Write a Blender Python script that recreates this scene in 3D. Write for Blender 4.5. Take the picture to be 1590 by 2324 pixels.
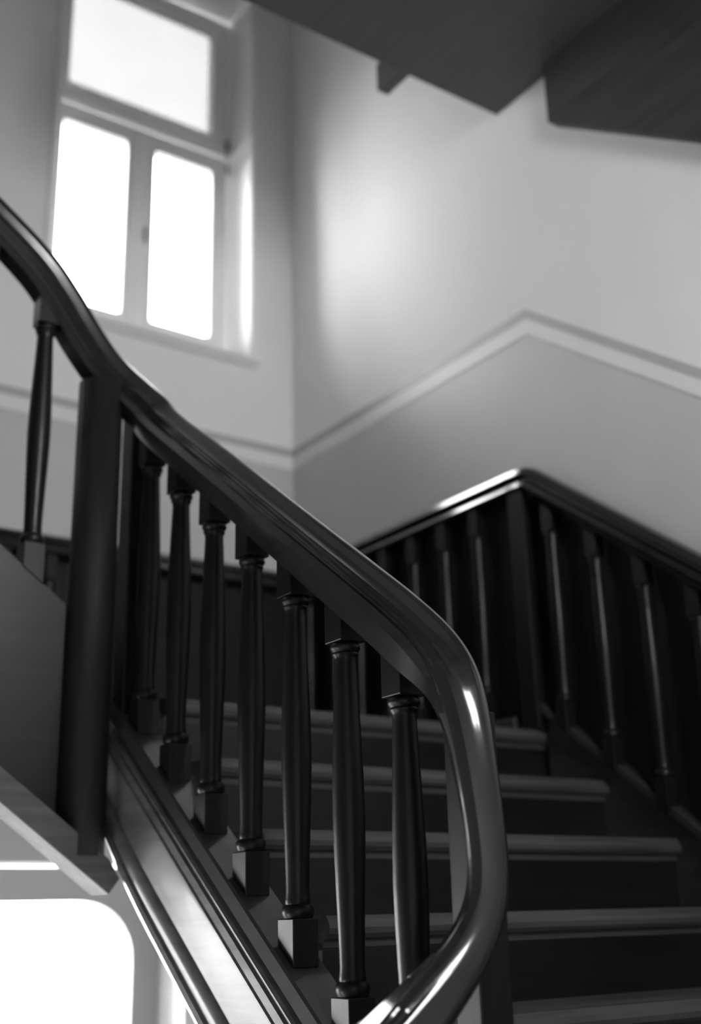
import bpy, bmesh, math, random
from mathutils import Vector, Matrix

random.seed(7)
for o in list(bpy.data.objects):
    bpy.data.objects.remove(o)
scene = bpy.context.scene
COL = scene.collection

# ------------------------------------------------------------------ camera
cam_d = bpy.data.cameras.new('camera')
cam = bpy.data.objects.new('camera', cam_d)
COL.objects.link(cam)
ROT = ((0.82433802, -0.56560413, -0.02363878),
       (-0.16471305, -0.2795927, 0.94588452),
       (-0.54160542, -0.77583496, -0.32364128))
m3 = Matrix(ROT).transposed()
cam.matrix_world = m3.to_4x4()
cam_d.sensor_fit = 'VERTICAL'
cam_d.sensor_height = 36.0 * 2324 / 1938
cam_d.sensor_width = cam_d.sensor_height * 1590 / 2324
cam_d.lens = 50.0
cam_d.clip_start = 0.02
cam_d.dof.use_dof = True
cam_d.dof.focus_distance = 2.25
cam_d.dof.aperture_fstop = 2.0
scene.camera = cam

# ------------------------------------------------------------------ world, daylight portals, exposure
world = bpy.data.worlds.new('world')
scene.world = world
world.use_nodes = True
bg = world.node_tree.nodes['Background']
_n, _l = world.node_tree.nodes, world.node_tree.links
_tc = _n.new('ShaderNodeTexCoord')
_sx = _n.new('ShaderNodeSeparateXYZ')
_cr = _n.new('ShaderNodeValToRGB')       # overcast sky over dark ground
_mr = _n.new('ShaderNodeMapRange')
_mr.inputs['From Min'].default_value = -1
_l.new(_tc.outputs['Generated'], _sx.inputs[0])
_l.new(_sx.outputs['Z'], _mr.inputs['Value'])
_l.new(_mr.outputs[0], _cr.inputs[0])
_e = _cr.color_ramp.elements
_e[0].position, _e[0].color = 0.30, (.25, .25, .25, 1)
_e[1].position, _e[1].color = 0.52, (1, 1, 1, 1)
_l.new(_cr.outputs[0], bg.inputs[0])
bg.inputs[1].default_value = 10.0
scene.view_settings.view_transform = 'Standard'
scene.view_settings.look = 'None'
scene.view_settings.gamma = 1.0
scene.view_settings.use_curve_mapping = False
scene.view_settings.exposure = 2.05
scene.cycles.max_bounces = 16
scene.cycles.diffuse_bounces = 10
scene.cycles.glossy_bounces = 6
scene.cycles.transparent_max_bounces = 12


def portal(loc, rot, sx, sy):
    l = bpy.data.lights.new('window_daylight', 'AREA')
    l.shape = 'RECTANGLE'
    l.size = sx
    l.size_y = sy
    l.cycles.is_portal = True
    o = bpy.data.objects.new('window_daylight', l)
    COL.objects.link(o)
    o.location = loc
    o.rotation_euler = rot


# ------------------------------------------------------------------ key measures (metres)
XW = 2.75        # right wall
YW = 4.40        # far wall
XL, YN = -1.45, -0.75
XB = 1.30        # plane of the near balustrade
PITCH = 0.74
ANG = math.atan(PITCH)
Y0, Z0 = 2.80, 0.557      # landing nosing
GO, RI = 0.2485, 0.184
YG = 4.65        # plane of the window glass


# ------------------------------------------------------------------ materials
def mat(name):
    m = bpy.data.materials.new(name)
    m.use_nodes = True
    nt = m.node_tree
    return m, nt, nt.nodes['Principled BSDF']


def wood(name, base, rough, grain=0.35, coat=0.5, axis='Z', scale=1.0, spec=0.5):
    m, nt, b = mat(name)
    N, L = nt.nodes, nt.links
    tc = N.new('ShaderNodeTexCoord')
    mp = N.new('ShaderNodeMapping')
    s = {'Z': (38, 38, 2.2), 'X': (2.2, 38, 38), 'Y': (38, 2.2, 38)}[axis]
    mp.inputs['Scale'].default_value = tuple(k * scale for k in s)
    no = N.new('ShaderNodeTexNoise')
    no.inputs['Scale'].default_value = 1.0
    no.inputs['Detail'].default_value = 6
    no.inputs['Distortion'].default_value = 0.6
    L.new(tc.outputs['Object'], mp.inputs[0])
    L.new(mp.outputs[0], no.inputs['Vector'])
    cr = N.new('ShaderNodeValToRGB')
    lo, hi = base * (1 - grain), base * (1 + grain)
    cr.color_ramp.elements[0].position = 0.3
    cr.color_ramp.elements[1].position = 0.7
    cr.color_ramp.elements[0].color = (lo, lo, lo, 1)
    cr.color_ramp.elements[1].color = (hi, hi, hi, 1)
    L.new(no.outputs['Fac'], cr.inputs[0])
    L.new(cr.outputs[0], b.inputs['Base Color'])
    # worn varnish: roughness wanders, fine relief
    n2 = N.new('ShaderNodeTexNoise')
    n2.inputs['Scale'].default_value = 9
    n2.inputs['Detail'].default_value = 4
    L.new(tc.outputs['Object'], n2.inputs['Vector'])
    mr = N.new('ShaderNodeMapRange')
    mr.inputs['To Min'].default_value = max(0.03, rough - 0.08)
    mr.inputs['To Max'].default_value = rough + 0.10
    L.new(n2.outputs['Fac'], mr.inputs['Value'])
    L.new(mr.outputs[0], b.inputs['Roughness'])
    bp = N.new('ShaderNodeBump')
    bp.inputs['Strength'].default_value = 0.12
    bp.inputs['Distance'].default_value = 0.002
    L.new(no.outputs['Fac'], bp.inputs['Height'])
    L.new(bp.outputs[0], b.inputs['Normal'])
    b.inputs['Specular IOR Level'].default_value = spec
    b.inputs['Coat Weight'].default_value = coat
    b.inputs['Coat Roughness'].default_value = 0.09
    return m


def paint(name, base, rough, var=0.03, bump=0.05, scale=2.0, spec=0.4):
    m, nt, b = mat(name)
    N, L = nt.nodes, nt.links
    tc = N.new('ShaderNodeTexCoord')
    no = N.new('ShaderNodeTexNoise')
    no.inputs['Scale'].default_value = scale
    no.inputs['Detail'].default_value = 8
    L.new(tc.outputs['Object'], no.inputs['Vector'])
    cr = N.new('ShaderNodeValToRGB')
    cr.color_ramp.elements[0].position = 0.3
    cr.color_ramp.elements[1].position = 0.7
    lo, hi = base - var, base + var
    cr.color_ramp.elements[0].color = (lo, lo, lo, 1)
    cr.color_ramp.elements[1].color = (hi, hi, hi, 1)
    L.new(no.outputs['Fac'], cr.inputs[0])
    L.new(cr.outputs[0], b.inputs['Base Color'])
    n2 = N.new('ShaderNodeTexNoise')
    n2.inputs['Scale'].default_value = 60
    n2.inputs['Detail'].default_value = 3
    L.new(tc.outputs['Object'], n2.inputs['Vector'])
    bp = N.new('ShaderNodeBump')
    bp.inputs['Strength'].default_value = bump
    bp.inputs['Distance'].default_value = 0.004
    L.new(n2.outputs['Fac'], bp.inputs['Height'])
    L.new(bp.outputs[0], b.inputs['Normal'])
    b.inputs['Roughness'].default_value = rough
    b.inputs['Specular IOR Level'].default_value = spec
    return m


M_WOODV = wood('dark_wood_upright', 0.0075, 0.36, axis='Z', coat=0.06, spec=0.25)
M_WOODX = wood('dark_wood_cross', 0.007, 0.38, axis='X', coat=0.1, spec=0.3)
M_RAIL = wood('polished_rail_wood', 0.014, 0.14, axis='Y', coat=0.8)
M_STRING = wood('worn_string_wood', 0.10, 0.33, axis='Y', grain=0.3, coat=0.15, spec=0.3)
M_MOULD = wood('plain_moulding_wood', 0.10, 0.6, axis='X', coat=0.0, spec=0.12, grain=0.2)
M_CAP = wood('string_capping_wood', 0.03, 0.38, axis='Y', grain=0.25)
M_TREAD = wood('tread_wood', 0.06, 0.5, axis='X', coat=0.0, spec=0.2)
M_PANEL = wood('panelling_wood', 0.010, 0.6, axis='Z', coat=0.0, spec=0.3)
M_SOFFIT = wood('soffit_wood', 0.09, 0.6, axis='Y', coat=0.0, grain=0.1)
M_COLUMN = wood('corner_column_wood', 0.012, 0.6, axis='Z', coat=0.0, spec=0.25)
M_USTR = wood('upper_string_wood', 0.03, 0.6, axis='Y', coat=0.0)
M_WALL = paint('upper_wall_paint', 0.84, 0.62, 0.015, spec=0.25)
M_DADO = paint('lower_wall_paint', 0.57, 0.40, 0.02)
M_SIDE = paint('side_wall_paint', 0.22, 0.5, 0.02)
M_LIGHT = paint('light_stripe_paint', 0.80, 0.4, 0.01)
M_DARKL = paint('grey_stripe_paint', 0.46, 0.4, 0.02)
M_WHITE = paint('white_gloss_paint', 0.88, 0.3, 0.01, bump=0.02)
M_REVEAL = paint('reveal_gloss_paint', 0.93, 0.5, 0.01, bump=0.02, spec=0.9)
M_GREYP = paint('grey_window_paint', 0.33, 0.5, 0.02)
M_CEIL = paint('ceiling_paint', 0.6, 0.7, 0.02)
M_FLOOR = paint('pale_stone_floor', 0.62, 0.5, 0.05)
M_HANDLE = paint('worn_brass', 0.35, 0.35, 0.05)
M_IRON = wood('dark_iron', 0.08, 0.4, axis='Z', grain=0.1, coat=0)


def glass(name, tint):
    m = bpy.data.materials.new(name)
    m.use_nodes = True
    nt = m.node_tree
    N, L = nt.nodes, nt.links
    N.clear()
    out = N.new('ShaderNodeOutputMaterial')
    tr = N.new('ShaderNodeBsdfTransparent')
    gl = N.new('ShaderNodeBsdfGlossy')
    gl.inputs['Roughness'].default_value = 0.02
    mx = N.new('ShaderNodeMixShader')
    fr = N.new('ShaderNodeFresnel')
    fr.inputs['IOR'].default_value = 1.3
    tc = N.new('ShaderNodeTexCoord')
    no = N.new('ShaderNodeTexNoise')
    no.inputs['Scale'].default_value = 3
    L.new(tc.outputs['Object'], no.inputs['Vector'])
    cr = N.new('ShaderNodeValToRGB')
    cr.color_ramp.elements[0].color = (tint * .96,) * 3 + (1,)
    cr.color_ramp.elements[1].color = (min(1, tint * 1.03),) * 3 + (1,)
    L.new(no.outputs['Fac'], cr.inputs[0])
    L.new(cr.outputs[0], tr.inputs[0])
    L.new(fr.outputs[0], mx.inputs[0])
    L.new(tr.outputs[0], mx.inputs[1])
    L.new(gl.outputs[0], mx.inputs[2])
    L.new(mx.outputs[0], out.inputs[0])
    return m


M_GLASS = glass('window_glass', 0.96)
M_GLASS2 = glass('fanlight_blind_glass', 0.160)
M_GLASS5 = glass('lower_window_glass', 0.66)  # tint weakens the gleam from the added lower window
M_GLASS4 = glass('strongly_dimmed_glass', 0.34)  # tint holds back daylight from the added upper window
M_GLASS3 = glass('dimmed_window_glass', 0.67)  # tint cuts the daylight that the landing window throws on the wall


# ------------------------------------------------------------------ mesh helpers
def link(name, me, m, parent=None, loc=None):
    o = bpy.data.objects.new(name, me)
    COL.objects.link(o)
    if m is not None and not me.materials:
        for k in (m if isinstance(m, (list, tuple)) else [m]):
            me.materials.append(k)
    if loc is not None:
        o.location = loc
    if parent is not None:
        o.parent = parent
    return o


def mesh_of(name, verts, faces, smooth=False, mi=None, sharp=None):
    me = bpy.data.meshes.new(name)
    me.from_pydata([tuple(v) for v in verts], [], faces)
    bm = bmesh.new()
    bm.from_mesh(me)
    bmesh.ops.recalc_face_normals(bm, faces=bm.faces)
    bm.to_mesh(me)
    bm.free()
    if mi:
        me.polygons.foreach_set('material_index', mi)
    if smooth:
        me.polygons.foreach_set('use_smooth', [True] * len(me.polygons))
        if sharp:
            me.set_sharp_from_angle(angle=math.radians(sharp))
    me.update()
    return me


def bevel(me, w, seg=2):
    bm = bmesh.new()
    bm.from_mesh(me)
    bmesh.ops.bevel(bm, geom=list(bm.edges), offset=w, segments=seg, affect='EDGES', profile=0.5)
    bm.to_mesh(me)
    bm.free()
    return me


def box_me(name, x0, x1, y0, y1, z0, z1, bev=0.0):
    v = [(x, y, z) for x in (x0, x1) for y in (y0, y1) for z in (z0, z1)]
    f = [(0, 1, 3, 2), (4, 6, 7, 5), (0, 4, 5, 1), (2, 3, 7, 6), (0, 2, 6, 4), (1, 5, 7, 3)]
    me = mesh_of(name, v, f)
    if bev:
        bevel(me, bev)
    return me


def hexa(name, p, bev=0.0):
    """p: four bottom corners then four top corners, same order"""
    f = [(0, 1, 2, 3), (4, 7, 6, 5), (0, 4, 5, 1), (1, 5, 6, 2), (2, 6, 7, 3), (3, 7, 4, 0)]
    me = mesh_of(name, p, f)
    if bev:
        bevel(me, bev)
    return me


def prism_me(name, poly, axis, a, b, bev=0.0):
    """extrude a 2-D polygon. axis 'X': poly=(y,z); 'Y': (x,z); 'Z': (x,y)"""
    def P(q, t):
        return {'X': (t, q[0], q[1]), 'Y': (q[0], t, q[1]), 'Z': (q[0], q[1], t)}[axis]
    n = len(poly)
    v = [P(q, a) for q in poly] + [P(q, b) for q in poly]
    f = [tuple(range(n)), tuple(range(2 * n - 1, n - 1, -1))]
    f += [(i, (i + 1) % n, n + (i + 1) % n, n + i) for i in range(n)]
    me = mesh_of(name, v, f)
    if bev:
        bevel(me, bev)
    return me


def lathe_me(name, prof, seg=20, half=False):
    """prof: (r, z) from bottom to top"""
    v, f = [], []
    n = seg
    for r, z in prof:
        for k in range(n):
            t = 2 * math.pi * k / n
            v.append((r * math.cos(t), r * math.sin(t), z))
    for i in range(len(prof) - 1):
        for k in range(n):
            a, b = i * n + k, i * n + (k + 1) % n
            f.append((a, b, b + n, a + n))
    f.append(tuple(range(n - 1, -1, -1)))
    f.append(tuple(range((len(prof) - 1) * n, len(prof) * n)))
    return mesh_of(name, v, f, smooth=True, sharp=50)


def catmull(pts, sub):
    out = []
    n = len(pts)
    for i in range(n - 1):
        p0, p1, p2, p3 = pts[max(i - 1, 0)], pts[i], pts[i + 1], pts[min(i + 2, n - 1)]
        for s in range(sub):
            t = s / sub
            out.append([0.5 * ((2 * b) + (-a + c) * t + (2 * a - 5 * b + 4 * c - d) * t * t + (-a + 3 * b - 3 * c + d) * t ** 3)
                        for a, b, c, d in zip(p0, p1, p2, p3)])
    out.append(list(pts[-1]))
    return out


def sweep_me(name, prof, path, side0, scales=None, smooth=True, sharp=40, morph=None):
    """closed profile (u,v) swept along path; u along the side vector, v along the normal"""
    P = [Vector(p[:3]) for p in path]
    n = len(P)
    T = []
    for i in range(n):
        t = (P[min(i + 1, n - 1)] - P[max(i - 1, 0)]).normalized()
        T.append(t)
    s = Vector(side0)
    verts, faces = [], []
    k = len(prof)
    for i in range(n):
        if i:
            q = T[i - 1].rotation_difference(T[i])
            s = q @ s
        s = (s - T[i] * s.dot(T[i])).normalized()
        ss = s.copy()
        nn = ss.cross(T[i]).normalized()
        sc = scales[i] if scales else 1.0
        pr_ = prof
        if morph and morph[1][i] > 0:
            m_ = morph[1][i]
            pr_ = [(a[0] * (1 - m_) + b[0] * m_, a[1] * (1 - m_) + b[1] * m_) for a, b in zip(prof, morph[0])]
        for u, v in pr_:
            verts.append(P[i] + ss * (u * sc) + nn * (v * sc))
    for i in range(n - 1):
        for j in range(k):
            a, b = i * k + j, i * k + (j + 1) % k
            faces.append((a, b, b + k, a + k))
    faces.append(tuple(range(k - 1, -1, -1)))
    faces.append(tuple(range((n - 1) * k, n * k)))
    return mesh_of(name, verts, faces, smooth=smooth, sharp=sharp)


def empty(name, loc=(0, 0, 0)):
    o = bpy.data.objects.new(name, None)
    COL.objects.link(o)
    o.location = loc
    o.empty_display_size = 0.1
    return o


def tag(o, label=None, cat=None, group=None, kind=None):
    if label:
        o['label'] = label
    if cat:
        o['category'] = cat
    if group:
        o['group'] = group
    if kind:
        o['kind'] = kind
    return o


# ------------------------------------------------------------------ room shell
ZB, ZT = -2.9, 6.0
WTH = 0.31


def stripe_z(y, z):       # dado line on the right wall, follows landing and flight
    return z if y >= 2.79 else z + PITCH * (y - 2.79)


ZS = 1.985     # bottom of the light stripe
# right wall, front face split at the stripe
v = [(XW, YN, ZB), (XW, YW, ZB), (XW, YW, ZS), (XW, 2.79, ZS), (XW, YN, stripe_z(YN, ZS)),
     (XW, YW, ZT), (XW, 2.79, ZT), (XW, YN, ZT)]
f = [(0, 1, 2, 3, 4), (3, 2, 5, 6), (4, 3, 6, 7)]
nb = len(v)
v += [(XW + .3, YN, ZB), (XW + .3, YW, ZB), (XW + .3, YW, ZT), (XW + .3, YN, ZT)]
f += [(8, 11, 10, 9), (0, 8, 9, 1), (5, 10, 11, 7)]
wr = link('wall_right', mesh_of('wall_right', v, f, mi=[0, 1, 1, 1, 0, 1]), [M_DADO, M_WALL])
tag(wr, 'tall painted stairwell wall beside the flight, pale above the stripe', 'wall', kind='structure')

# far wall with window openings
WINS = [(1.515, 2.526, 2.47, 4.62), (0.08, 1.091, 2.47, 4.62), (0.75, 2.24, -2.1, 0.22), (-1.0, 0.49, -2.1, 0.22)]


def holed_wall(x0, x1, z0, z1, y, th, holes, zs):
    xs = sorted({x0, x1, *[h[0] for h in holes], *[h[1] for h in holes]})
    zz = sorted({z0, z1, zs, *[h[2] for h in holes], *[h[3] for h in holes]})
    v, f, mi, idx = [], [], [], {}

    def V(p):
        if p not in idx:
            idx[p] = len(v)
            v.append(p)
        return idx[p]

    def hole(a, b):
        if a < 0 or b < 0 or a >= len(xs) - 1 or b >= len(zz) - 1:
            return None
        cx, cz = (xs[a] + xs[a + 1]) / 2, (zz[b] + zz[b + 1]) / 2
        return any(h[0] < cx < h[1] and h[2] < cz < h[3] for h in holes)
    for a in range(len(xs) - 1):
        for b in range(len(zz) - 1):
            X0, X1, Z_0, Z_1 = xs[a], xs[a + 1], zz[b], zz[b + 1]
            if hole(a, b):
                continue
            m = 0 if Z_1 <= zs + 1e-6 else 1
            for yy in (y, y + th):
                f.append([V((X0, yy, Z_0)), V((X1, yy, Z_0)), V((X1, yy, Z_1)), V((X0, yy, Z_1))])
                mi.append(m)
            for da, db, e in ((-1, 0, (X0, Z_0, X0, Z_1)), (1, 0, (X1, Z_0, X1, Z_1)), (0, -1, (X0, Z_0, X1, Z_0)), (0, 1, (X0, Z_1, X1, Z_1))):
                if hole(a + da, b + db) in (True, None):
                    f.append([V((e[0], y, e[1])), V((e[2], y, e[3])), V((e[2], y + th, e[3])), V((e[0], y + th, e[1]))])
                    mi.append((2 if Z_1 > .5 else 0) if hole(a + da, b + db) else m)
    return mesh_of('wall_far', v, f, mi=mi)


wf = link('wall_far', holed_wall(XL, XW + .3, ZB, ZT, YW, WTH, WINS, ZS), [M_DADO, M_WALL, M_WHITE])
tag(wf, 'painted window wall behind the landing, paler above the stripe', 'wall', kind='structure')
LWIN = [(2.6, 3.7, -2.6, -.8)]
NWIN = [(1.0, 1.88, 1.45, 2.93)]
me = holed_wall(YN, YW, ZB, ZT, 0, .3, LWIN, -9)
me.transform(Matrix(((0, -1, 0, XL), (1, 0, 0, 0), (0, 0, 1, 0), (0, 0, 0, 1))))
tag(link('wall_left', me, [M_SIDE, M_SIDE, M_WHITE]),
    'plain painted wall on the far side of the stairwell', 'wall', kind='structure')
me = holed_wall(XL - .3, XW + .3, ZB, ZT, YN - .3, .3, NWIN, -9)
tag(link('wall_near', me, [M_DADO, M_WALL, M_WHITE]),
    'plain painted wall behind the viewer', 'wall', kind='structure')
tag(link('ceiling', box_me('ceiling', XL - .3, XW + .3, YN - .3, YW + WTH, ZT, ZT + .2), M_CEIL),
    'plain ceiling above the stairwell', 'ceiling', kind='structure')
tag(link('floor', box_me('floor', XL - .3, XW + .3, YN - .3, YW + WTH, ZB - .2, ZB), M_FLOOR),
    'pale stone floor at the foot of the stairwell', 'floor', kind='structure')

# painted stripes
def wall_stripe(name, z0, z1, m, proud):
    # one ribbon running along the far wall, round the corner and down beside the flight
    pts = [(XL, 0), (XW, 0)]
    v, f = [], []
    ring = [((XL, YW), z0, z1), ((XW, YW), z0, z1), ((XW, 2.79), z0, z1), ((XW, YN), stripe_z(YN, z0), stripe_z(YN, z1))]
    off = [((XL, YW - proud)), ((XW - proud, YW - proud)), ((XW - proud, 2.79)), ((XW - proud, YN))]
    for (p, a, b), q in zip(ring, off):
        v += [(p[0], p[1], a), (p[0], p[1], b), (q[0], q[1], a), (q[0], q[1], b)]
    for i in range(3):
        o, n = 4 * i, 4 * i + 4
        f += [(o + 2, n + 2, n + 3, o + 3), (o, o + 2, n + 2, n), (o + 1, n + 1, n + 3, o + 3), (o, n, n + 1, o + 1)]
    f += [(0, 1, 3, 2), (12, 14, 15, 13)]
    return link(name, mesh_of(name, v, f), m)


tag(wall_stripe('trim_1', ZS, ZS + .062, M_LIGHT, .003), 'pale painted stripe running round the stairwell walls', 'stripe', kind='structure')
tag(wall_stripe('trim_2', ZS + .062, ZS + .100, M_DARKL, .004), 'grey painted line just above the pale wall stripe', 'stripe', kind='structure')


# ------------------------------------------------------------------ windows
def rr_poly(x0, x1, z0, z1, r, corners=(1, 1, 1, 1), seg=5):
    """rounded rectangle, ccw from bottom left; corners bl, br, tr, tl"""
    out = []
    C = [((x0, z0), (1, 1), 180, corners[0]), ((x1, z0), (-1, 1), 270, corners[1]), ((x1, z1), (-1, -1), 0, corners[2]), ((x0, z1), (1, -1), 90, corners[3])]
    for (cx, cz), (sx, sz), a0, k in C:
        if not k:
            out.append((cx, cz))
            continue
        rr = r * k
        for i in range(seg + 1):
            t = math.radians(a0 + 90 * i / seg)
            out.append((cx + sx * rr + rr * math.cos(t), cz + sz * rr + rr * math.sin(t)))
    return out


def frame_me(name, outer, inner, y0, y1, ins=0.012):
    """flat frame between an outer rectangle loop and an inner rounded loop of equal length, inner edge splayed"""
    n = len(outer)
    v, f = [], []
    for loop, y in ((outer, y0), (inner, y0), (inner, y1), (outer, y1)):
        v += [(p[0], y, p[1]) for p in loop]
    for ring in range(4):
        a, b = ring * n, ((ring + 1) % 4) * n
        for i in range(n):
            j = (i + 1) % n
            f.append((a + i, a + j, b + j, b + i))
    return mesh_of(name, v, f)


def sash(win, x0, x1, z0, z1, w, y, r, pane_mat, wb=None, wt=None, corners=(1, 1, 1, 1)):
    wb = wb or w
    wt = wt or w
    inner = rr_poly(x0 + w, x1 - w, z0 + wb, z1 - wt, r, corners)
    # matching outer loop: project inner loop points outward to the rectangle
    big = rr_poly(x0, x1, z0, z1, 0.004, tuple(1 if c else 0 for c in corners))
    s = link('sash', frame_me('sash', big, inner, y - .022, y + .03), M_WHITE, win)
    # raised bead round the pane
    b1 = rr_poly(x0 + w - .012, x1 - w + .012, z0 + wb - .012, z1 - wt + .012, r + .01, corners)
    link('glazing_bead', frame_me('glazing_bead', b1, inner, y - .029, y - .02), M_WHITE, s)
    link('pane', prism_me('pane', rr_poly(x0 + w - .005, x1 - w + .005, z0 + wb - .005, z1 - wt + .005, r, corners), 'Y', y + .002, y + .006), pane_mat, s)
    return s


def casement(name, x0, x1, zt, label, gm):
    """x0..x1 is the frame, set back in a plastered reveal"""
    win = empty(name)
    tag(win, label, 'window', kind='structure')
    z0 = 2.50
    xm = x0 + .500
    fo = rr_poly(x0, x1, z0, zt, .003)
    fi = rr_poly(x0 + .03, x1 - .03, z0 + .03, zt - .04, .003)
    link('window_frame', frame_me('window_frame', fo, fi, YG - .005, YG + .08), M_WHITE, win)
    link('transom', prism_me('transom', [(YG - .03, 3.728), (YG - .042, 3.744), (YG - .042, 3.762), (YG - .01, 3.782), (YG + .06, 3.782), (YG + .06, 3.728)], 'X', x0 + .02, x1 - .02), M_WHITE, win)
    sash(win, x0 + .025, xm - .002, z0 + .02, 3.720, .072, YG - .01, .02, gm, wb=.155, wt=.095)
    sash(win, xm + .002, x1 - .036, z0 + .02, 3.720, .072, YG - .01, .02, gm, wb=.155, wt=.095)
    link('meeting_strip', box_me('meeting_strip', xm - .02, xm + .02, YG - .045, YG - .03, z0 + .03, 3.712, .004), M_WHITE, win)
    sash(win, x0 + .025, x1 - .025, 3.784, zt - .03, .085, YG - .01, .02, M_GLASS2, wb=.058)
    hm = lathe_me('hinge', [(.004, -.028), (.009, -.026), (.009, .026), (.004, .028)], 10)
    hm.materials.append(M_IRON)
    for zz in (3.665, 3.81):
        h = link('hinge', hm, None, win)
        h.location = (x1 - .022, YG - .036, zz)
    hd = link('handle', lathe_me('handle', [(.006, -.045), (.010, -.035), (.008, 0), (.012, .018), (.010, .03), (.005, .04)], 12), M_HANDLE, win)
    hd.location = (xm + .032, YG - .052, 3.125)
    sill = [(YG, 2.50), (YW - .03, 2.50), (YW - .048, 2.492), (YW - .05, 2.478), (YW - .035, 2.468), (YW - .02, 2.455), (YW - .001, 2.45), (YW - .001, 2.471), (YG, 2.471)]
    link('sill', prism_me('sill', sill, 'X', x0 - .006, x1 + .034), M_REVEAL, win)
    for sx, xx in ((1, x1), (-1, x0)):
        link('reveal', prism_me('reveal', [(xx - .002 * sx, YG - .006), (xx - .001 * sx, YW + .001), (xx + .0065 * sx, YW + .001), (xx + .0065 * sx, YG - .006)], 'Z', 2.50, zt), M_REVEAL, win)
        xa, xb = sorted((xx + .001 * sx, xx + .031 * sx))
        link('casing', box_me('casing', xa, xb, YW - .012, YW - .0005, 2.50, zt + .03, .005), M_WHITE, win)
    return win


casement('window_1', 1.522, 2.519, 4.612, 'tall white two-leaf window with an upper light above the landing', M_GLASS3)
casement('added_window_3', 0.087, 1.084, 4.612, 'white two-leaf window added out of view along the window wall for its light', M_GLASS4)  # added unseen window: extra daylight on the right wall
# lower windows under the landing
for nm, dx, lb in (('window_2', 0, 'bright lower window with rounded top corners seen under the stair string'),
                   ('added_window_6', -1.75, 'lower window added out of view along the window wall to gleam on the stair string')):  # second one is added unseen, reflected in the string face
    w2 = empty(nm)
    tag(w2, lb, 'window', kind='structure')
    fo = rr_poly(.755 + dx, 2.235 + dx, -2.095, .215, .003, (1, 1, 1, 1), 8)
    fi = rr_poly(.86 + dx, 2.12 + dx, -2.0, .086, .22, (.02, .02, 1, 1), 8)
    link('window_frame', frame_me('window_frame', fo, fi, YG - .03, YG + .06), M_GREYP, w2)
    link('pane', prism_me('pane', rr_poly(.85 + dx, 2.13 + dx, -2.01, .096, .22, (.02, .02, 1, 1), 8), 'Y', YG + .01, YG + .014), M_GLASS if dx == 0 else M_GLASS5, w2)
    link('glazing_bar', box_me('glazing_bar', .86 + dx, 2.12 + dx, YG - .015, YG + .03, -.58, -.54, .004), M_GREYP, w2)
for x0, x1, z0, z1, _ in [(a, b, c, d, 0) for a, b, c, d in WINS]:
    portal(((x0 + x1) / 2, YW + WTH - .005, (z0 + z1) / 2), (-math.pi / 2, 0, 0), x1 - x0, z1 - z0)
def added_window(name, label, a, b, c, d, M, ploc, prot, psize):
    w = empty(name)
    tag(w, label, 'window', kind='structure')
    for n, me, m in (('window_frame', frame_me('window_frame', rr_poly(a, b, c, d, .003), rr_poly(a + .09, b - .09, c + .09, d - .09, .01), .12, .19), M_WHITE),
                     ('mullion', box_me('mullion', (a + b) / 2 - .05, (a + b) / 2 + .05, .12, .18, c + .05, d - .05, .004), M_WHITE),
                     ('pane', prism_me('pane', rr_poly(a + .085, b - .085, c + .085, d - .085, .01), 'Y', .15, .154), M_GLASS)):
        me.transform(M)
        link(n, me, m, w)
    portal(ploc, prot, *psize)


for a, b, c, d in LWIN:  # added unseen window, lights string and balusters from the left
    added_window('added_window_4', 'plain white window added out of view low in the side wall to light the stair', a, b, c, d,
                 Matrix(((0, -1, 0, XL), (1, 0, 0, 0), (0, 0, 1, 0), (0, 0, 0, 1))), (XL - .28, (a + b) / 2, (c + d) / 2), (0, -math.pi / 2, 0), (d - c, b - a))
for a, b, c, d in NWIN:  # added unseen window: daylight fill from behind the camera
    added_window('added_window_5', 'plain white window added out of view behind the viewer as fill light', a, b, c, d,
                 Matrix(((1, 0, 0, 0), (0, -1, 0, YN), (0, 0, 1, 0), (0, 0, 0, 1))), ((a + b) / 2, YN - .28, (c + d) / 2), (math.pi / 2, 0, 0), (b - a, d - c))

# ------------------------------------------------------------------ landing
land = link('floor_landing', box_me('floor_landing', 1.30, XW, Y0 + .03, YW, Z0 - .17, Z0 - .035), M_WOODX)
tag(land, 'dark square corner landing at the head of the flight', 'landing', kind='structure')
nw = 10
for i in range(9):
    ya = Y0 + .06 + i * (YW - Y0 - .06) / 9
    yb = Y0 + .06 + (i + 1) * (YW - Y0 - .06) / 9 - .003
    link('floorboard', box_me('floorboard', 1.30, XW, ya, yb, Z0 - .035, Z0, .002), M_TREAD, land)


def tread_profile(yn, z):   # (y, z) with bullnose and cove, nosing at y = yn
    t = .046
    p = [(yn + GO + .02, z), (yn + .014, z)]
    for k in range(1, 6):
        a = math.pi / 2 + math.pi * k / 6
        p.append((yn + .023 + .023 * math.cos(a), z - t / 2 + t / 2 * math.sin(a)))
    p += [(yn + .020, z - t), (yn + .022, z - t - .004), (yn + .026, z - t - .014), (yn + .034, z - t - .020), (yn + GO + .02, z - t - .020)]
    return p


def nosing_profile(yn, z):
    p = tread_profile(yn, z)
    p[0] = (yn + .06, z)
    p[-1] = (yn + .06, p[-1][1])
    return p


link('nosing', prism_me('nosing', nosing_profile(Y0, Z0), 'X', 1.36, XW - .03), M_TREAD, land)

# ------------------------------------------------------------------ main flight
fl = empty('staircase_flight', (1.36, 1.5, -.56))
tag(fl, 'dark wooden stair flight rising between the near balustrade and the wall', 'staircase')
bpy.context.view_layer.update()
FI = fl.matrix_world.inverted()


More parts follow.
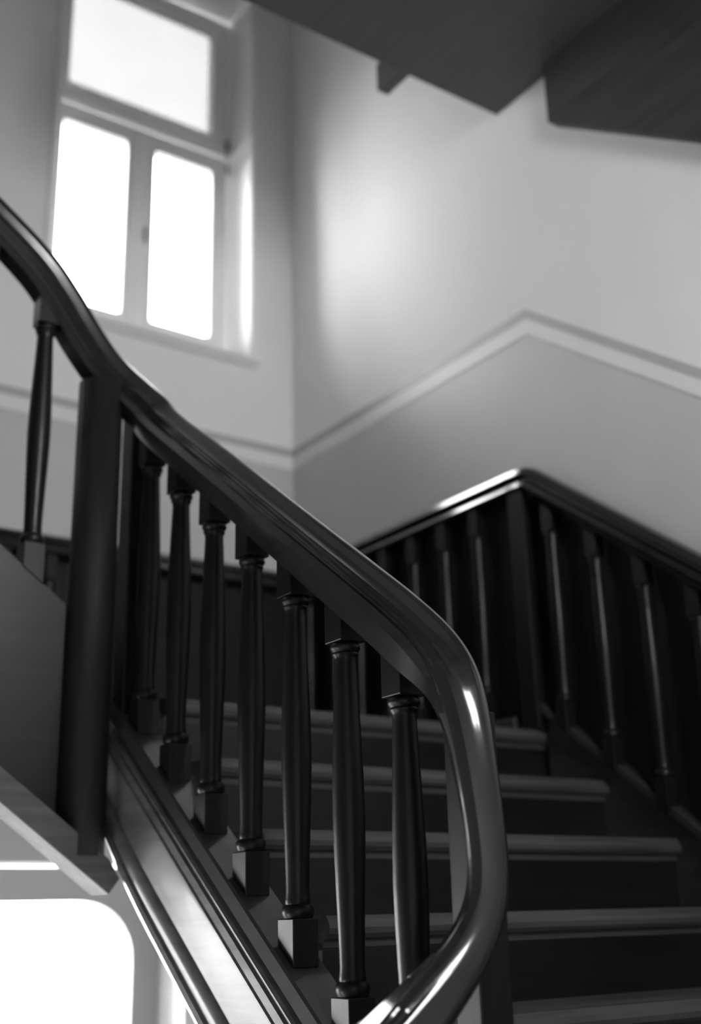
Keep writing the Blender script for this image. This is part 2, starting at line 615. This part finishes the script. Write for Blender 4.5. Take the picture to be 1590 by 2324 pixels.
def put(name, me, m, parent, base=None):
    """mesh given in world coordinates, hung under a parent that sits at base"""
    o = link(name, me, m)
    o.parent = parent
    if base is not None:
        o.location = -Vector(base)
    return o


FB = (1.36, 1.5, -.56)
NST = 6
tm = prism_me('tread', tread_profile(0, 0), 'X', 0, XW - .03 - 1.36)
rm = box_me('riser', 0, XW - .03 - 1.36, .028, .046, -RI - .012, -.05)
for k in range(0, NST + 1):
    y, z = Y0 - k * GO, Z0 - k * RI
    if k:
        o = link('tread', tm, M_TREAD, fl)
        o.location = Vector((1.36, y, z)) - Vector(FB)
    o = link('riser', rm, M_WOODX, fl)
    o.location = Vector((1.36, y, z)) - Vector(FB)


def cap_z(y):      # top of the near string capping
    return 0.541 + PITCH * (y - 2.90)


# outer string of the main flight: moulded board following the pitch
YTOP, YBOT = 2.93, 1.50


def slope_path(x, zf, ya, yb, n=2):
    return [(x, ya + (yb - ya) * i / (n - 1), zf(ya + (yb - ya) * i / (n - 1))) for i in range(n)]


cs = math.cos(ANG)
# profile in (u along +X, v normal to the slope); path is the top centre line, runs downhill so that u keeps +X
cap_prof = [(-.048, -.005), (-.043, 0), (.045, 0), (.050, -.006), (.050, -.028), (.044, -.034), (.030, -.038), (.030, -.05), (-.030, -.05), (-.030, -.042), (-.046, -.038), (-.055, -.030)]
pth = slope_path(XB, cap_z, YBOT, YTOP)
st_cap = put('string_capping', sweep_me('string_capping', cap_prof, pth, (1, 0, 0), smooth=False), M_CAP, fl, FB)
# face board with two fascias, a roll and a swept lower edge
NP = 40
board = []
v, f = [], []


def string_profile(depth):
    d = depth
    return [(.03, -.045), (-.024, -.045), (-.024, -.060), (-.036, -.064), (-.041, -.070), (-.041, -.076), (-.047, -.080), (-.049, -.098),
            (-.053, -.102), (-.0535, -.110), (-.049, -.52 * d), (-.046, -.72 * d), (-.052, -.74 * d), (-.058, -.78 * d), (-.059, -.84 * d), (-.054, -.88 * d),
            (-.060, -.90 * d), (-.063, -.94 * d), (-.058, -.985 * d), (-.046, -d), (.03, -d)]


ys = [YBOT + (YTOP - YBOT) * i / NP for i in range(NP + 1)]
k = len(string_profile(.3))
for y in ys:
    t = max(0.0, min(1.0, (y - 2.62) / (YTOP - 2.62)))
    dep = .296 - .03 * t * t
    for u, w in string_profile(dep):
        v.append((XB + u, y + (-w) * math.sin(ANG) * .0, cap_z(y) + w / cs))
for i in range(NP):
    for j in range(k):
        a, b = i * k + j, i * k + (j + 1) % k
        f.append((a, b, b + k, a + k))
f.append(tuple(range(k)))
f.append(tuple(range(NP * k + k - 1, NP * k - 1, -1)))
put('string', mesh_of('string', v, f, smooth=True, sharp=28), M_STRING, fl, FB)


# wall string on the right
def wstr_z(y):
    return 0.60 + PITCH * (y - 2.76)


poly = [(2.80, Z0 - .2), (2.80, wstr_z(2.80)), (YN + 1.9, wstr_z(YN + 1.9)), (YN + 1.9, wstr_z(YN + 1.9) - .33)]
put('wall_string', prism_me('wall_string', poly, 'X', XW - .045, XW - .002), M_CAP, fl, FB)
ws_prof = [(-.04, -.004), (-.036, 0), (.03, 0), (.03, -.03), (-.03, -.03), (-.04, -.022)]
put('wall_string_moulding', sweep_me('wall_string_moulding', ws_prof, slope_path(XW - .031, lambda y: wstr_z(y) + .012, YN + 1.9, 2.80), (1, 0, 0), smooth=False), M_CAP, fl, FB)

# ------------------------------------------------------------------ near balustrade
BB = (XB, 1.5, -.5)
bal = empty('stair_balustrade', BB)
tag(bal, 'dark turned wooden balustrade with a polished handrail sweeping down to a curled end', 'balustrade')

half = [(.030, -.058), (.030, -.034), (.034, -.032), (.036, -.0285), (.034, -.0255), (.037, -.0235), (.0395, -.0195), (.0375, -.0165), (.041, -.014), (.0435, -.010),
        (.0415, -.002), (.0405, .006), (.0425, .016), (.0455, .026), (.0465, .034), (.044, .043), (.038, .050), (.028, .0555), (.015, .058)]
rail_prof = half + [(0, .0588)] + [(-u, w) for u, w in reversed(half)]
NH = len(rail_prof)
smooth_prof = []
for i in range(NH):        # plain oval section for the curled end
    t = -math.pi / 2 + (i + .5) / NH * 2 * math.pi
    c_, s_ = math.cos(t), math.sin(t)
    smooth_prof.append((.047 * math.copysign(abs(c_) ** .8, c_), .053 * math.copysign(abs(s_) ** .8, s_)))


def rail_z(y):
    return 1.033 + PITCH * (y - 2.416)


ctrl = []
# from flight two (left, high) down to the curled end; scale in 4th slot
low = [(1.300, 1.640, .452, .98, .0), (1.300, 1.583, .400, .92, .35), (1.300, 1.548, .340, .82, .8), (1.300, 1.529, .27, .72, 1), (1.301, 1.516, .19, .66, 1),
       (1.304, 1.509, .11, .63, 1), (1.303, 1.509, .03, .63, 1), (1.270, 1.513, -.04, .70, 1), (1.215, 1.518, -.095, .80, .8), (1.14, 1.52, -.155, .90, .4)]
up = [(-.30, 2.94, 2.66, 1), (.2, 2.94, 2.33, 1), (.70, 2.94, 1.99, 1), (.95, 2.94, 1.805, 1.0), (1.05, 2.94, 1.70, 1), (1.13, 2.935, 1.585, 1), (1.195, 2.92, 1.495, 1), (1.255, 2.885, 1.425, 1), (1.292, 2.815, 1.347, 1)]
mid = [(1.30, y, rail_z(y), 1.0) for y in (2.74, 2.4, 2.05, 1.72)]
tail = [(1.05, 1.522, -.222, 1, 0), (.7, 1.53, -.481, 1, 0), (.2, 1.535, -.851, 1, 0)]
path = catmull([p if len(p) == 5 else p + (0.0,) for p in up + mid + low + tail], 12)
IL = 12 * (len(up) + len(mid) - 1)       # where the lower bend begins
for it in range(60):
    path = [path[0]] + [path[i] if (it > 5 and i < IL) else [(a + 2 * b + c) / 4 for a, b, c in zip(path[i - 1], path[i], path[i + 1])] for i in range(1, len(path) - 1)] + [path[-1]]
scl = [p[3] for p in path]
# start side vector: path heads +X and down, keep the profile upright -> side points to -Y
rail = put('handrail', sweep_me('handrail', rail_prof, path, (0, -1, 0), scales=scl, sharp=32, morph=(smooth_prof, [min(1, max(0, p[4])) for p in path])), M_RAIL, bal, BB)

# baluster: turned shaft with square blocks
HB = 0.646
SQ = .029


def shaft_prof(h=HB, r=1.0):
    p = [(.018, 0), (.029, .001), (.0315, .006), (.0325, .012), (.0315, .019), (.0285, .024), (.0245, .026), (.0255, .030), (.0245, .036), (.0235, .05),
         (.0245, .10), (.027, .17), (.030, .26), (.0312, .32), (.030, .39), (.0272, .47), (.0242, .55), (.0225, .60), (.0222, .612), (.0235, .618), (.026, .6215), (.0265, .624),
         (.0245, .6265), (.0265, .629), (.0295, .633), (.0302, .637), (.0285, .642), (.024, h)]
    return [(a * r, b * h / HB) for a, b in p]


sh_me = lathe_me('turned_shaft', shaft_prof(), 24)


def slant_block(name, s, z0, z1, cut_top=None, cut_bot=None, slope=PITCH, ax='y', bev=.002):
    def zz(z, c, x, y):
        return z if c is None else z + slope * (y if ax == 'y' else -x)
    q = [(-s, -s), (s, -s), (s, s), (-s, s)]
    p = [(x, y, zz(z0, cut_bot, x, y)) for x, y in q] + [(x, y, zz(z1, cut_top, x, y)) for x, y in q]
    return hexa(name, p, bev)


tb_me = slant_block('top_block', SQ, HB, HB + .075, cut_top=1)
bb_me = slant_block('base_block', SQ, -.068, 0, cut_bot=1)
for i in range(7):
    y = 2.811 - .1837 * i
    z = .543 - .1355 * i
    o = link('baluster', sh_me, M_WOODV, bal)
    o.location = Vector((XB, y, z)) - Vector(BB)
    link('top_block', tb_me, M_WOODV, o)
    link('base_block', bb_me, M_WOODV, o)
# flight two balusters
tb2 = slant_block('top_block', SQ, HB, HB + .10, cut_top=1, ax='x')
bb2 = slant_block('base_block', SQ, -.09, 0, cut_bot=1, ax='x')
for i in range(6):
    x = 1.02 - .1837 * i
    o = link('baluster', sh_me, M_WOODV, bal)
    o.location = Vector((x, 2.94, .955 + .1355 * i)) - Vector(BB)
    link('top_block', tb2, M_WOODV, o)
    link('base_block', bb2, M_WOODV, o)
# newel at the head: square post on the string and the rounded corner column hanging beside it
nh = put('newel_post', hexa('newel_post', [(1.262, 2.862, cap_z(2.862) - .03), (1.335, 2.862, cap_z(2.862) - .03), (1.335, 2.935, cap_z(2.935) - .03), (1.262, 2.935, cap_z(2.935) - .03),
         (1.262, 2.862, 1.36), (1.335, 2.862, 1.36), (1.335, 2.935, 1.39), (1.262, 2.935, 1.42)], .003), M_WOODV, bal, BB)
col_poly = []
for i in range(20):
    t = 2 * math.pi * i / 20
    col_poly.append((1.178 + .062 * math.cos(t), 2.90 + .062 * math.sin(t)))
me = prism_me('corner_column', col_poly, 'Z', .16, 1.44)
me.polygons.foreach_set('use_smooth', [len(p.vertices) == 4 for p in me.polygons])
put('corner_column', me, M_COLUMN, bal, BB)
put('newel_post', box_me('newel_post', 1.305, 1.372, 1.545, 1.607, -.56, .33, .003), M_WOODV, bal, BB)

# ------------------------------------------------------------------ flight two (rises to the left along the window wall)
F2 = (1.2, 3.6, Z0)
f2 = empty('staircase_flight', F2)
tag(f2, 'upper flight leaving the landing towards the left beneath the rising handrail', 'staircase')


def s2z(x):
    return .772 + PITCH * (1.15 - x)


p2 = [(1.24, .155), (1.24, .60), (1.20, s2z(1.20) + .02), (-.15, s2z(-.15) + .02), (-.15, s2z(-.15) - .42)]
p2[0] = (1.235, .155)
put('string', prism_me('string', [(1.235, .10), (1.235, s2z(1.235) + .0), (-.15, s2z(-.15)), (-.15, .10 + PITCH * 1.385)], 'Y', 2.915, 2.955), M_WOODX, f2, F2)
# sloping bottom board with square cut end (its end shows under the column)
d = Vector((-cs, 0, math.sin(ANG)))
nrm = Vector((math.sin(ANG), 0, cs))
e = Vector((1.271, 0, .109))
pp = [e + nrm * .0 - d * 0, ]
a0 = Vector((1.238, 0, .068))
a1 = Vector((1.266, 0, .105))
pp = [(a0.x, a0.z), (a1.x, a1.z), (a1.x - .03, a1.z + .046), ((a1 + d * 1.75).x, (a1 + d * 1.75).z + .02), ((a0 + d * 1.75).x, (a0 + d * 1.75).z)]
put('string_moulding', prism_me('string_moulding', pp, 'Y', 2.845, 2.955, .003), M_MOULD, f2, F2)
for k in range(6):
    x = 1.16 - k * GO
    z = Z0 + (k + 1) * RI
    put('tread', box_me('tread', x - GO, x + .03, 2.955, YW - .004, z - .045, z, .008), M_TREAD, f2, F2)
    put('riser', box_me('riser', x - .02, x, 2.955, YW - .004, z - RI, z - .046), M_WOODX, f2, F2)

# ------------------------------------------------------------------ lower quarter landing and flight the viewer stands on
zl = Z0 - (NST) * RI
ld = link('floor_landing', box_me('floor_landing', 1.30, XW, YN, Y0 - NST * GO + .02, zl - .2, zl), M_TREAD)
tag(ld, 'dark corner landing at the foot of the main flight', 'landing', kind='structure')
F0 = (1.2, .4, zl)
f0 = empty('staircase_flight', F0)
tag(f0, 'lower flight under the viewer leading up to the foot of the curled handrail', 'staircase')
for k in range(8):
    x = 1.28 - k * GO
    z = zl - (k + 1) * RI
    put('tread', box_me('tread', x - GO, x + .03, YN + .01, 1.50, z - .045, z, .008), M_TREAD, f0, F0)
    put('riser', box_me('riser', x, x + .02, YN + .01, 1.50, z + .001, z + RI - .046), M_WOODX, f0, F0)
put('string', prism_me('string', [(1.30, zl + .05), (1.30, zl - .32), (-.75, zl - .32 - PITCH * 2.05), (-.75, zl + .05 - PITCH * 2.05)], 'Y', 1.505, 1.55), M_STRING, f0, F0)

# ------------------------------------------------------------------ wall balustrades (half balusters on dark panelling)
hp = [(.024, -.040), (.031, -.037), (.034, -.029), (.026, -.009), (.016, -.004), (.016, .004), (.036, .007), (.039, .012), (.029, .033), (.021, .038), (.008, .040)]
rp = hp + [(-u, w) for u, w in reversed(hp)]
RPZ = 1.416
HW = .565


def wshaft():
    return lathe_me('turned_shaft', shaft_prof(HW, .82), 16)


ws_me = wshaft()
wt_me = box_me('top_block', -.022, .022, -.022, .022, HW, HW + .11, .002)
wb_me = box_me('base_block', -.022, .022, -.022, .022, -.11, 0, .002)
wts_me = slant_block('top_block', .022, HW, HW + .085, cut_top=1)
wbs_me = slant_block('base_block', .022, -.09, 0, cut_bot=1)
XR = 2.69


def wbal(parent, base, loc, slope=False):
    o = link('baluster', ws_me, M_WOODV, parent)
    o.location = Vector(loc) - Vector(base)
    link('top_block', wts_me if slope else wt_me, M_WOODV, o)
    link('base_block', wbs_me if slope else wb_me, M_WOODV, o)
    return o


def boards(parent, base, axis, a, b, fix, z0f, z1f, w=.19):
    n = max(1, round(abs(b - a) / w))
    for i in range(n):
        p, q = a + (b - a) * i / n, a + (b - a) * (i + 1) / n
        p += .0015
        q -= .0015
        if axis == 'Y':
            c = [(XW - .022, p), (XW - .003, p), (XW - .003, q), (XW - .022, q)]
            pts = [(x, y, z0f(y)) for x, y in c] + [(x, y, z1f(y)) for x, y in c]
        else:
            c = [(p, YW - .022), (q, YW - .022), (q, YW - .003), (p, YW - .003)]
            pts = [(x, y, z0f(x)) for x, y in c] + [(x, y, z1f(x)) for x, y in c]
        put('panel_board', hexa('panel_board', pts), M_PANEL, parent, base)


# along the landing on the right wall
W1 = (XR, 3.5, Z0)
w1 = empty('wall_balustrade', W1)
tag(w1, 'dark level balustrade fixed to the right wall above the landing', 'balustrade')
boards(w1, W1, 'Y', 2.90, YW - .03, XW, lambda y: Z0, lambda y: RPZ - .02)
for i in range(7):
    wbal(w1, W1, (XR, 3.066 + .1857 * i, .713))
put('skirting', box_me('skirting', XW - .085, XW - .024, 2.91, YW - .09, Z0, Z0 + .055, .006), M_CAP, w1, W1)
# on the flight on the right wall
W2 = (XR, 2.0, 0)
w2b = empty('wall_balustrade', W2)
tag(w2b, 'dark sloping balustrade on the right wall beside the steps, with square corner newel', 'balustrade')


def rz2(y):
    return 1.404 + .737 * (y - 2.765)


boards(w2b, W2, 'Y', 1.0, 2.898, XW, lambda y: min(wstr_z(y), Z0 + .05) - .02, lambda y: min(rz2(y), RPZ) - .02)
for i in range(9):
    wbal(w2b, W2, (XR, 2.695 - .1845 * i, .628 - .136 * i), True)
put('newel_post', box_me('newel_post', 2.668, 2.727, 2.80, 2.875, Z0, 1.385, .003), M_WOODV, w2b, W2)
rpath = catmull([(XR, 1.0, rz2(1.0)), (XR, 2.0, rz2(2.0)), (XR, 2.68, rz2(2.68))], 3) + catmull([(XR, 2.73, rz2(2.73)), (XR, 2.775, 1.408), (XR, 2.84, RPZ), (XR, 2.90, RPZ), (XR, 2.93, RPZ)], 4)
put('handrail', sweep_me('handrail', rp, rpath, (1, 0, 0), sharp=32), M_RAIL, w2b, W2)
put('handrail', sweep_me('handrail', rp, [(XR, 2.93, RPZ), (XR, 3.6, RPZ), (XR, YW - .06, RPZ)], (1, 0, 0), sharp=32), M_RAIL, w1, W1)
# on the window wall
W3 = (2.0, YW - .06, Z0)
w3 = empty('wall_balustrade', W3)
tag(w3, 'dark level balustrade fixed to the window wall behind the landing', 'balustrade')
boards(w3, W3, 'X', 1.30, XW - .025, YW, lambda x: Z0, lambda x: RPZ - .02)
for i in range(7):
    wbal(w3, W3, (2.52 - .187 * i, YW - .06, .713))
put('handrail', sweep_me('handrail', rp, [(1.25, YW - .06, RPZ), (2.0, YW - .06, RPZ), (XR + .01, YW - .06, RPZ)], (0, -1, 0), sharp=32), M_RAIL, w3, W3)
put('skirting', box_me('skirting', 1.30, XW - .09, YW - .085, YW - .024, Z0, Z0 + .055, .006), M_CAP, w3, W3)

# ------------------------------------------------------------------ upper floor overhead
US = link('ceiling_soffit', box_me('ceiling_soffit', 1.32, XW, YN, 2.865, 2.98, 3.25), M_SOFFIT)
tag(US, 'dark underside of the upper storey stair jutting in overhead', 'ceiling', kind='structure')
link('joist_end', box_me('joist_end', 2.268, 2.318, 2.8655, 3.0, 2.98, 3.10), M_SOFFIT, US)
pz = [(2.55, 2.979), (2.55, 2.725), (.6, 2.725 + .737 * (.6 - 2.55)), (.6, 2.979)]
link('upper_string', prism_me('upper_string', pz, 'X', XW - .05, XW), M_USTR, US)
